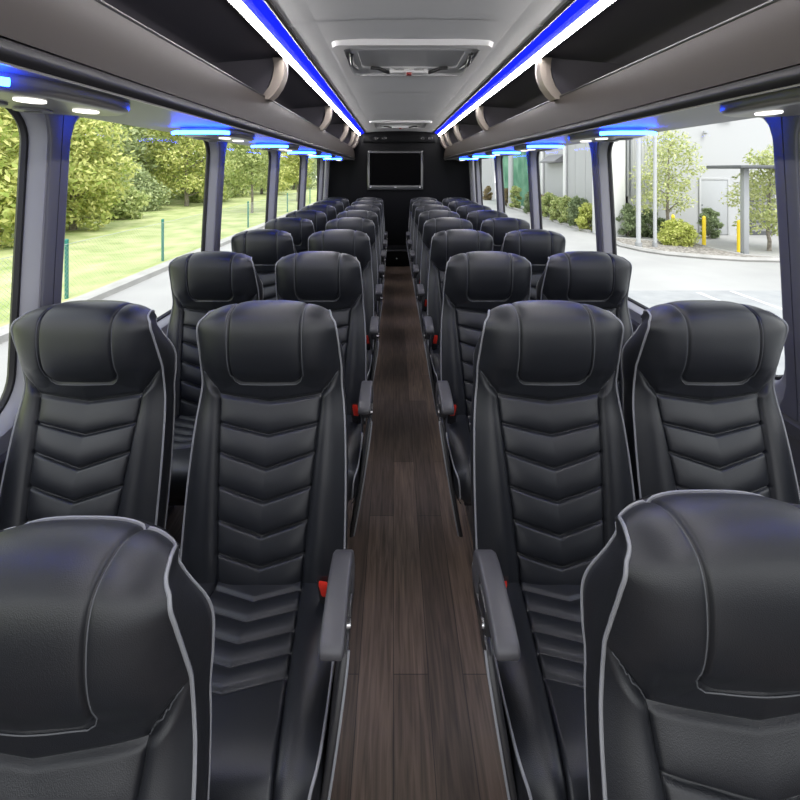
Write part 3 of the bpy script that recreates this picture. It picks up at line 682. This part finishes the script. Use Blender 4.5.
# ================================================================== OUTSIDE
GZ = -.95
def poly(name, pts2, z, m, kind='structure', h=.0):
    g = G()
    if h: g.prism(pts2, z-h, z, 'z')
    else: g.add([(a, b, z) for a, b in pts2], [tuple(range(len(pts2)))])
    return tag(link(name, g.me(name, m)), kind=kind)
poly('driveway_left', [(-5.62, -30), (-1.5, -30), (-1.5, 90), (-5.62, 90)], GZ, M['concrete'])
poly('asphalt_lot', [(-1.5, -30), (40, -30), (40, 8.9), (-1.5, 8.9)], GZ, M['asphalt'])
poly('concrete_yard', [(-1.5, 8.9), (40, 8.9), (40, 90), (-1.5, 90)], GZ, M['concrete'])
poly('kerb_left', [(-5.95, -30), (-5.62, -30), (-5.62, 90), (-5.95, 90)], GZ+.11, M['curb'], h=.2)
# lawn with a light swell
nx, ny = 60, 120; xs = np.linspace(-5.95, -70, nx); ys = np.linspace(-30, 110, ny); v = []
for y in ys:
    for x in xs:
        d = -5.95-x; v.append((x, y, GZ+.09+.05*math.sin(x*.6+y*.25)*min(1, d/2)+.018*max(0, d-7)**1.25))
f = [(j*nx+i, j*nx+i+1, (j+1)*nx+i+1, (j+1)*nx+i) for j in range(ny-1) for i in range(nx-1)]
tag(link('lawn', mesh('lawn', v, f, M['grass'], True)), kind='structure')
def lawn_z(x):
    d = -5.95-x; return GZ+.06+.018*max(0, d-7)**1.25
# chain link fence
fe = empty('chain_link_fence', (-6.12, 0, GZ+.09), 'wire chain link fence with green posts along the lawn edge', 'fence')
for k in range(-1, 11):
    y = 4.70+3.35*k
    p = link('post', G().tube([(0, y, -.1), (0, y, 1.08)], .034, 10).me('post', M['fencegreen'], True), fe)
    link('post_cap', G().tube([(0, y, 1.08), (0, y, 1.10), (0, y, 1.115)], [.038, .034, .012], 10).me('post_cap', M['fencegreen'], True), p)
g = G(); H = .98; step = .085
def wire(p, q, r=.0022):
    p, q = Vector(p), Vector(q); d = (q-p).normalized(); a = d.cross(Vector((1, 0, 0))).normalized()*r; b = Vector((r, 0, 0))
    g.add([p+a, p+b, p-a, q+a, q+b, q-a], [(0, 1, 4, 3), (1, 2, 5, 4), (2, 0, 3, 5)])
y = 1.4
while y < 30:
    wire((.04, y, .03), (.04, y+H, .03+H)); wire((.045, y+H, .03), (.045, y, .03+H)); y += step
g.tube([(.04, 1.4, 1.02), (.04, 38, 1.02)], .006, 6)
link('chain_mesh', g.me('chain_mesh', M['wire']), fe)

# foliage
def leaves(n, centers, radii, size, flat=.8, droop=0.):
    c = np.array(centers); r = np.array(radii); w = r**2/np.sum(r**2); k = rng.choice(len(c), n, p=w)
    d = rng.normal(size=(n, 3)); d /= np.linalg.norm(d, axis=1)[:, None]; rad = r[k]*(.35+1.05*rng.beta(2.2, 2.0, n))
    pos = c[k]+d*rad[:, None]*np.array([1, 1, flat])
    nrm = d*.6+rng.normal(size=(n, 3))*.7+np.array([0, 0, .5]); nrm /= np.linalg.norm(nrm, axis=1)[:, None]
    a = np.cross(nrm, rng.normal(size=(n, 3))); a /= np.linalg.norm(a, axis=1)[:, None]; b = np.cross(nrm, a)
    s = size*rng.uniform(.6, 1.3, n)[:, None]
    v = np.stack([pos-a*s, pos-b*s*.45+a*s*.1, pos+a*s, pos+b*s*.45+a*s*.1], 1).reshape(-1, 3)
    return v, np.arange(n*4).reshape(n, 4)
def tree(name, x, y, z0, h, cr, m, n, size, label, cat='tree', group=None, trunk_r=.10, trunk_h=.3, blobs=16, flat=.75, squash=1.0):
    e = empty(name, (x, y, z0), label, cat, group)
    cs, rs = [], []
    th = h*trunk_h
    for k in range(blobs):
        t = (k+.5)/blobs; zc = th+(h-th)*(.02+.92*t); env = cr*math.sin(math.pi*(.24+.68*t))**.8
        a = k*2.4+random.random(); rr = env*random.uniform(.35, .72)
        cs.append((rr*math.cos(a), rr*math.sin(a)*squash, zc)); rs.append(cr*random.uniform(.26, .42))
    v, q = leaves(n, cs, rs, size, flat)
    me = submesh('foliage', v, q, m); link('foliage', me, e)
    g = G(); g.tube([(0, 0, -.15), (.02, 0, th*.5), (-.02, .02, th), (.03, 0, h*.62), (0, 0, h*.86)], [trunk_r*1.25, trunk_r, trunk_r*.9, trunk_r*.5, trunk_r*.15], 8)
    for c_ in cs[::2]:
        z1 = max(th*.85, c_[2]-.35*h*.3); g.tube([(0, 0, z1), (c_[0]*.5, c_[1]*.5, (z1+c_[2])/2+.05), c_], [trunk_r*.4, trunk_r*.25, trunk_r*.08], 5)
    link('trunk', g.me('trunk', M['bark'], True), e)
    return e
wood_labels = [
 ('bushy yellow green tree framed by the nearest left window', -12.6, 13.2, 5.2, 2.3, 'leaf_a', 5200, .20),
 ('round yellow green tree beside the second left pillar, low branches near the lawn', -12.9, 17.3, 5.0, 2.1, 'leaf_a', 5200, .19),
 ('tall broad grey green tree towering behind the yellow green one', -20.5, 27, 10.5, 4.6, 'leaf_c', 8000, .27),
 ('mid green tree filling the middle of the second left window', -18.5, 31, 7.0, 3.4, 'leaf_b', 6500, .24),
 ('low dark green tree at the lawn edge under the tall grey green tree', -15.6, 25.5, 2.6, 1.9, 'leaf_c', 4200, .18),
 ('pale green tree with drooping leaves by the top right of the second left window', -14.2, 29.5, 9.5, 3.0, 'leaf_a', 6000, .22),
 ('mid green tree behind the slim sapling in the third left window', -15.5, 38, 8.5, 3.6, 'leaf_b', 6500, .26),
 ('light green tree between the third and fourth left pillars', -13.5, 44, 9.2, 3.8, 'leaf_a', 6500, .27),
 ('grey green tree seen through the fourth left window', -13.0, 56, 10.5, 4.4, 'leaf_c', 6500, .32),
 ('far hazy tree beyond the end of the fence', -12.0, 72, 12, 5.0, 'leaf_c', 6000, .38),
 ('tall green tree behind the nearest left window', -19, 17, 10.5, 4.4, 'leaf_b', 7500, .27),
 ('dense tree behind the front left window, partly behind the window frame', -17.5, 8.0, 9, 4.2, 'leaf_b', 6500, .26),
 ('wide grey green tree at the back of the wood, behind the mid green tree', -25, 40, 11, 5.5, 'leaf_c', 7500, .32),
 ('tall pale tree at the back of the wood, left of the sky gap', -26, 30, 12, 5.0, 'leaf_b', 7000, .32)]
for (lb, x, y, h, r, m, n, sz) in wood_labels:
    tree('woodland_tree', x, y, lawn_z(x), h, r, M[m], int(n*1.9), sz*.62, lb, 'tree', 'trees beyond the lawn', .14, .08, 26)
for (x, y, h, r, lb) in ((-17.5, 21.5, 2.6, 2.4, 'broad bush filling the gap behind the round yellow green tree'), (-18.0, 36.5, 3.0, 3.0, 'broad bush under the mid green tree of the second left window'), (-17.0, 43, 3.2, 3.0, 'broad bush behind the slim sapling, nearer one'), (-16.5, 51, 3.4, 3.2, 'broad bush behind the slim sapling, farther one'), (-15.5, 62, 3.6, 3.4, 'broad far bush beyond the fourth left pillar'), (-21.5, 13.5, 3.4, 3.2, 'broad bush behind the nearest left window trees'), (-22.5, 33, 3.4, 3.4, 'broad bush deep in the wood below the sky gap'), (-14.0, 21.5, 1.6, 1.5, 'low green bush at the lawn edge, second left window, nearer one'), (-14.5, 33.5, 1.5, 1.8, 'low green bush at the lawn edge, second left window, farther one'), (-13.8, 10.0, 1.8, 1.7, 'low green bush below the nearest left tree')):
    tree('lawn_bush', x, y, lawn_z(x), h, r, M['leaf_b' if h < 2.5 else 'leaf_c'], 5500, .12, lb, 'bush', 'bushes at the lawn edge', .05, .05, 14)
tree('sapling', -7.9, 24, lawn_z(-7.9), 4.9, 1.65, M['leaf_b'], 8000, .09, 'slim young tree with a bare trunk just behind the chain link fence', 'tree', None, .07, .36, 16)
tree('sapling', -7.6, 34, lawn_z(-7.6), 4.4, 1.5, M['leaf_a'], 6000, .10, 'farther young tree behind the fence, seen past the fourth left pillar', 'tree', None, .07, .34, 14)
cb_ = link('overhead_cable', G().tube([(-18.0, 22, 1.15), (-16.6, 30, 1.10), (-15.5, 38, 1.18)], .016, 6).me('overhead_cable', M['whitepost'], True)); tag(cb_, 'thin white cable strung across the wood behind the lawn', 'cable')

# ---- right side: building
bd = empty('industrial_building', (0, 0, GZ), 'pale grey industrial building with a flat front wall and a grey door', 'building')
BX, BY = 8.75, 16.6
g = G().box(BX, 30, BY, BY+.3, 0, 9); 
link('front_wall', g.me('front_wall', M['bldg']), bd)
def sidewall(y0, y1): return G().box(BX, BX+.3, y0, y1, 0, 9)
g = sidewall(BY, 27.2); g.box(BX-.03, BX, BY+.8, 27.2, 1.0, 1.05)
for yy in np.arange(17.4, 27, 1.1): g.box(BX-.012, BX, yy, yy+.02, 1.05, 9)
link('side_wall', g.me('side_wall', M['bldg']), bd)
g = G().box(7.95, BX+.02, BY-.35, BY+.6, 0, 9); link('pilaster', g.me('pilaster', M['bldg2'], False, .01), bd)
g = G()
for xx in np.arange(9.2, 9.9, .12): g.box(xx, xx+.015, BY-.012, BY, 1.5, 9)
g.box(9.0, 10.4, BY-.03, BY, 1.5, 1.55); link('wall_cladding', g.me('wall_cladding', M['bdoor']), bd)
for xx in (8.98, 9.13):
    link('downpipe', G().tube([(xx, BY-.10, 1.5), (xx, BY-.10, 9)], .05, 10).me('downpipe', M['steel'], True), bd)
for yy in (21.7, 25.0): link('downpipe', G().tube([(BX-.10, yy, .1), (BX-.10, yy, 9)], .09, 10).me('downpipe', M['bldg2'], True), bd)
# personnel door
dr = link('personnel_door', G().box(11.84, 12.87, BY-.04, BY, .03, 2.13).me('personnel_door', M['bdoor'], False, .006), bd)
g = G().box(11.77, 11.84, BY-.06, BY, 0, 2.22); g.box(12.87, 12.94, BY-.06, BY, 0, 2.22); g.box(11.84, 12.87, BY-.06, BY, 2.13, 2.22); link('door_frame', g.me('door_frame', M['bldg'], False, .005), dr)
g = G().tube([(11.88, BY-.04, 1.02), (11.88, BY-.10, 1.02), (11.99, BY-.10, 1.02)], .018, 8); g.tube([(11.88, BY-.05, 1.16), (11.88, BY-.035, 1.16)], .03, 12); link('door_handle', g.me('door_handle', M['bdark'], True), dr)
# dark service opening and wall fittings
so = link('service_door', G().box(13.75, 14.7, BY-.03, BY, 0, 2.05).me('service_door', M['bdark'], False, .005), bd)
g = G()
for k in range(9): g.box(13.80, 14.65, BY-.045, BY-.03, .15+.2*k, .26+.2*k)
link('louvre', g.me('louvre', mat('dark_louvre', (.2, .2, .2), .5)), so)
link('outlet_box', G().box(10.60, 10.95, BY-.08, BY, .38, .56).me('outlet_box', M['bldg2'], False, .01), bd)
wl = link('wall_lamp', G().box(12.55, 13.0, BY-.16, BY, 4.45, 4.60).me('wall_lamp', M['bdoor'], False, .02), bd)
link('camera_dome', G().tube([(11.95, BY-.12, 4.0), (11.95, BY-.12, 3.93), (11.95, BY-.12, 3.88)], [.07, .08, .03], 12).me('camera_dome', M['bdoor'], True), bd)
# awning and panel on the side wall
aw = link('awning', G().prism([(BX, 3.25), (BX-.55, 2.95), (BX-.55, 2.88), (BX, 2.95)], 22.0, 23.6, 'y').me('awning', M['steel']) if False else G().add(*((lambda P: (P, [(0, 1, 2, 3), (7, 6, 5, 4), (0, 4, 5, 1), (1, 5, 6, 2), (2, 6, 7, 3), (3, 7, 4, 0)]))([(BX, 22.0, 3.35), (BX-.5, 22.0, 3.0), (BX-.5, 22.0, 2.92), (BX, 22.0, 2.92), (BX, 24.3, 3.35), (BX-.5, 24.3, 3.0), (BX-.5, 24.3, 2.92), (BX, 24.3, 2.92)]))).me('awning', mat('awning_grey', (.16, .16, .17), .5)), bd)
link('wall_panel', G().box(BX-.03, BX, 22.1, 24.4, 1.0, 2.9).me('wall_panel', M['bdoor']), bd)
g = G().box(BX-.1, BX+.2, 38, 75, 0, 8); link('far_wall', g.me('far_wall', M['bldg']), bd)
# canopy over the walkway
cn = empty('walkway_canopy', (10.25, 12.55, GZ), 'dark flat canopy on a grey steel post in front of the door', 'canopy')
link('roof_slab', G().box(-.62, 2.6, -.6, .7, 2.54, 2.64).me('roof_slab', M['bdark'], False, .02), cn)
link('gutter', G().box(-.64, 2.62, -.66, -.6, 2.56, 2.63).me('gutter', M['bdark'], False, .01), cn)
link('post', G().box(-.075, .075, -.075, .075, 0, 2.54).me('post', M['steel'], False, .01), cn)
link('base_plate', G().box(-.15, .15, -.15, .15, 0, .03).me('base_plate', M['steel'], False, .005), cn)
# gravel island with kerb
def gp(px, py): d = 1062/(py-VY)*.995; return ((px-VX)*d/F, d)
near = [gp(*p) for p in ((604, 238), (622, 246.5), (645, 251.5), (668, 255), (705, 258.3), (745, 260.8), (785, 261.5))]
far = [gp(*p) for p in ((785, 259.5), (745, 256.8), (715, 250.5), (690, 244), (650, 242), (615, 239))]
poly('gravel_bed', near+far, GZ+.07, M['gravel'], h=.07)
g = G().tube([(x, y, GZ+.05) for x, y in near], .075, 6); tag(link('kerb_island', g.me('kerb_island', M['curb'], True)), kind='structure')
g = G().tube([(x, y, GZ+.05) for x, y in far], .05, 6); tag(link('kerb_walkway', g.me('kerb_walkway', M['curb'], True)), kind='structure')
for k, (x, y0, y1) in enumerate(((6.2, 4.0, 8.75), (6.95, 4.0, 8.85), (8.4, 3.0, 8.3))):
    o = poly('parking_line', [(x-.05, y0), (x+.05, y0), (x+.05, y1), (x-.05, y1)], GZ+.004, M['paint'], h=.003)
# bollards
for k, (px, py, lb) in enumerate(((673, 242.8, 'yellow bollard partly behind the round golden shrub'), (704, 245, 'yellow bollard in front of the grey door'), (739, 251.5, 'yellow bollard beside the grey canopy post'))):
    x, y = gp(px, py)
    e = empty('bollard', (x, y, GZ+.05), lb, 'bollard', 'yellow bollards')
    link('post', G().tube([(0, 0, -.05), (0, 0, .86)], .055, 14).me('post', M['yellow'], True), e)
    link('cap', G().tube([(0, 0, .86), (0, 0, .90), (0, 0, .925), (0, 0, .935)], [.055, .048, .03, .008], 14).me('cap', M['yellow'], True), e)
for px, lb, r in ((638.5, 'left one of two tall white poles at the gravel bed, thicker', .068), (655, 'right one of two tall white poles at the gravel bed, slimmer', .052)):
    x, y = gp(px, 248.5); e = empty('flag_pole', (x, y, GZ+.05), lb, 'pole', 'white poles at the gravel bed')
    link('shaft', G().tube([(0, 0, 0), (0, 0, 6.5)], r, 12).me('shaft', M['whitepost'], True), e)
    link('footing', G().tube([(0, 0, 0), (0, 0, .16)], r*1.5, 12).me('footing', M['steel'], True), e)
# planting
x, y = gp(678, 246); tree('golden_shrub', x, y, GZ+.05, .70, .62, M['leaf_e'], 7000, .05, 'round golden green shrub on the gravel bed', 'shrub', None, .03, .03, 18)
x, y = gp(668, 240.5); tree('ornamental_tree', x, y, GZ+.05, 3.95, 1.12, M['leaf_o'], 3800, .06, 'slender pale green tree with a thin trunk on the gravel bed', 'tree', None, .055, .26, 20)
x, y = gp(763, 254); tree('ornamental_tree', x+.70, y+.6, GZ+.05, 3.2, 1.15, M['leaf_o'], 3200, .065, 'yellow leaved tree beside the canopy post, cut by the right window frame', 'tree', None, .05, .16, 16)
for px, py, h, r, lb in ((628, 236.5, 1.25, .50, 'dark green conical shrub beside the white pilaster'), (648, 236.5, 1.05, .42, 'dark green shrub behind the two white poles'), (661, 237, .7, .4, 'small dark shrub behind the golden one'), (709, 238, 1.1, .42, 'dark green shrub behind the middle yellow bollard')):
    x, y = gp(px, py); tree('wall_shrub', x, min(y, BY-.5), GZ, h, r, M['leaf_d'], 2600, .05, lb, 'shrub', 'shrubs along the front wall', .02, .03, 12)
bush = [(17.7, 1.15, 'leaf_e', 'bright yellow green shrub next to the second right pillar'), (18.7, 1.35, 'leaf_d', 'dark green shrub second in the row along the side wall'), (19.8, 1.3, 'leaf_b', 'green shrub third in the row along the side wall'), (20.9, 1.2, 'leaf_b', 'green shrub by the downpipe, fourth in the row'),
        (22.2, 1.35, 'leaf_b', 'green shrub fifth in the row along the side wall'), (23.6, 1.25, 'leaf_r', 'rusty brown shrub sixth in the row along the side wall'), (25.0, 1.3, 'leaf_d', 'green shrub seventh in the row, by the far downpipe'), (28.2, 1.5, 'leaf_b', 'shrub at the end of the side wall by the green screen'), (30.6, 1.2, 'leaf_r', 'small brown shrub at the foot of the green screen'), (36.5, 1.2, 'leaf_r', 'pale brown shrub at the far end of the yard')]
for y, h, m, lb in bush:
    tree('row_shrub', BX-.72, y, GZ, h, .50, M[m], 2600, .06, lb, 'shrub', 'shrubs along the side wall', .02, .03, 12)
g = G().box(7.75, 7.9, 17.2, 29, -.05, .10); o = link('kerb_planting', g.me('kerb_planting', M['curb'])); o.location.z = GZ; tag(o, kind='structure')
# green screen fence and white pole
sf = empty('screen_fence', (BX+.15, 0, GZ), 'tall fence covered with green mesh at the far end of the building', 'fence')
g = G(); ysn = np.arange(27.4, 37.5, .25); v = [(.05*math.sin(y*5.1)+.03*math.sin(y*11+z), y, z) for y in ysn for z in (0.05, 1.2, 2.4, 3.6, 4.8, 6.0)]
g.add(v, [(i*6+k, i*6+k+1, (i+1)*6+k+1, (i+1)*6+k) for i in range(len(ysn)-1) for k in range(5)])
link('green_mesh', g.me('green_mesh', M['screen'], True), sf)
for y in np.arange(27.4, 37.6, 2.5): link('post', G().tube([(.16, y, 0), (.16, y, 6.05)], .05, 8).me('post', M['steel'], True), sf)
wp = empty('utility_pole', (BX-.75, 29.3, GZ), 'thick white pole standing in front of the green mesh fence', 'pole')
link('shaft', G().tube([(0, 0, 0), (0, 0, 9)], .17, 14).me('shaft', M['whitepost'], True), wp)
link('footing', G().tube([(0, 0, 0), (0, 0, .25)], .26, 14).me('footing', M['curb'], True), wp)
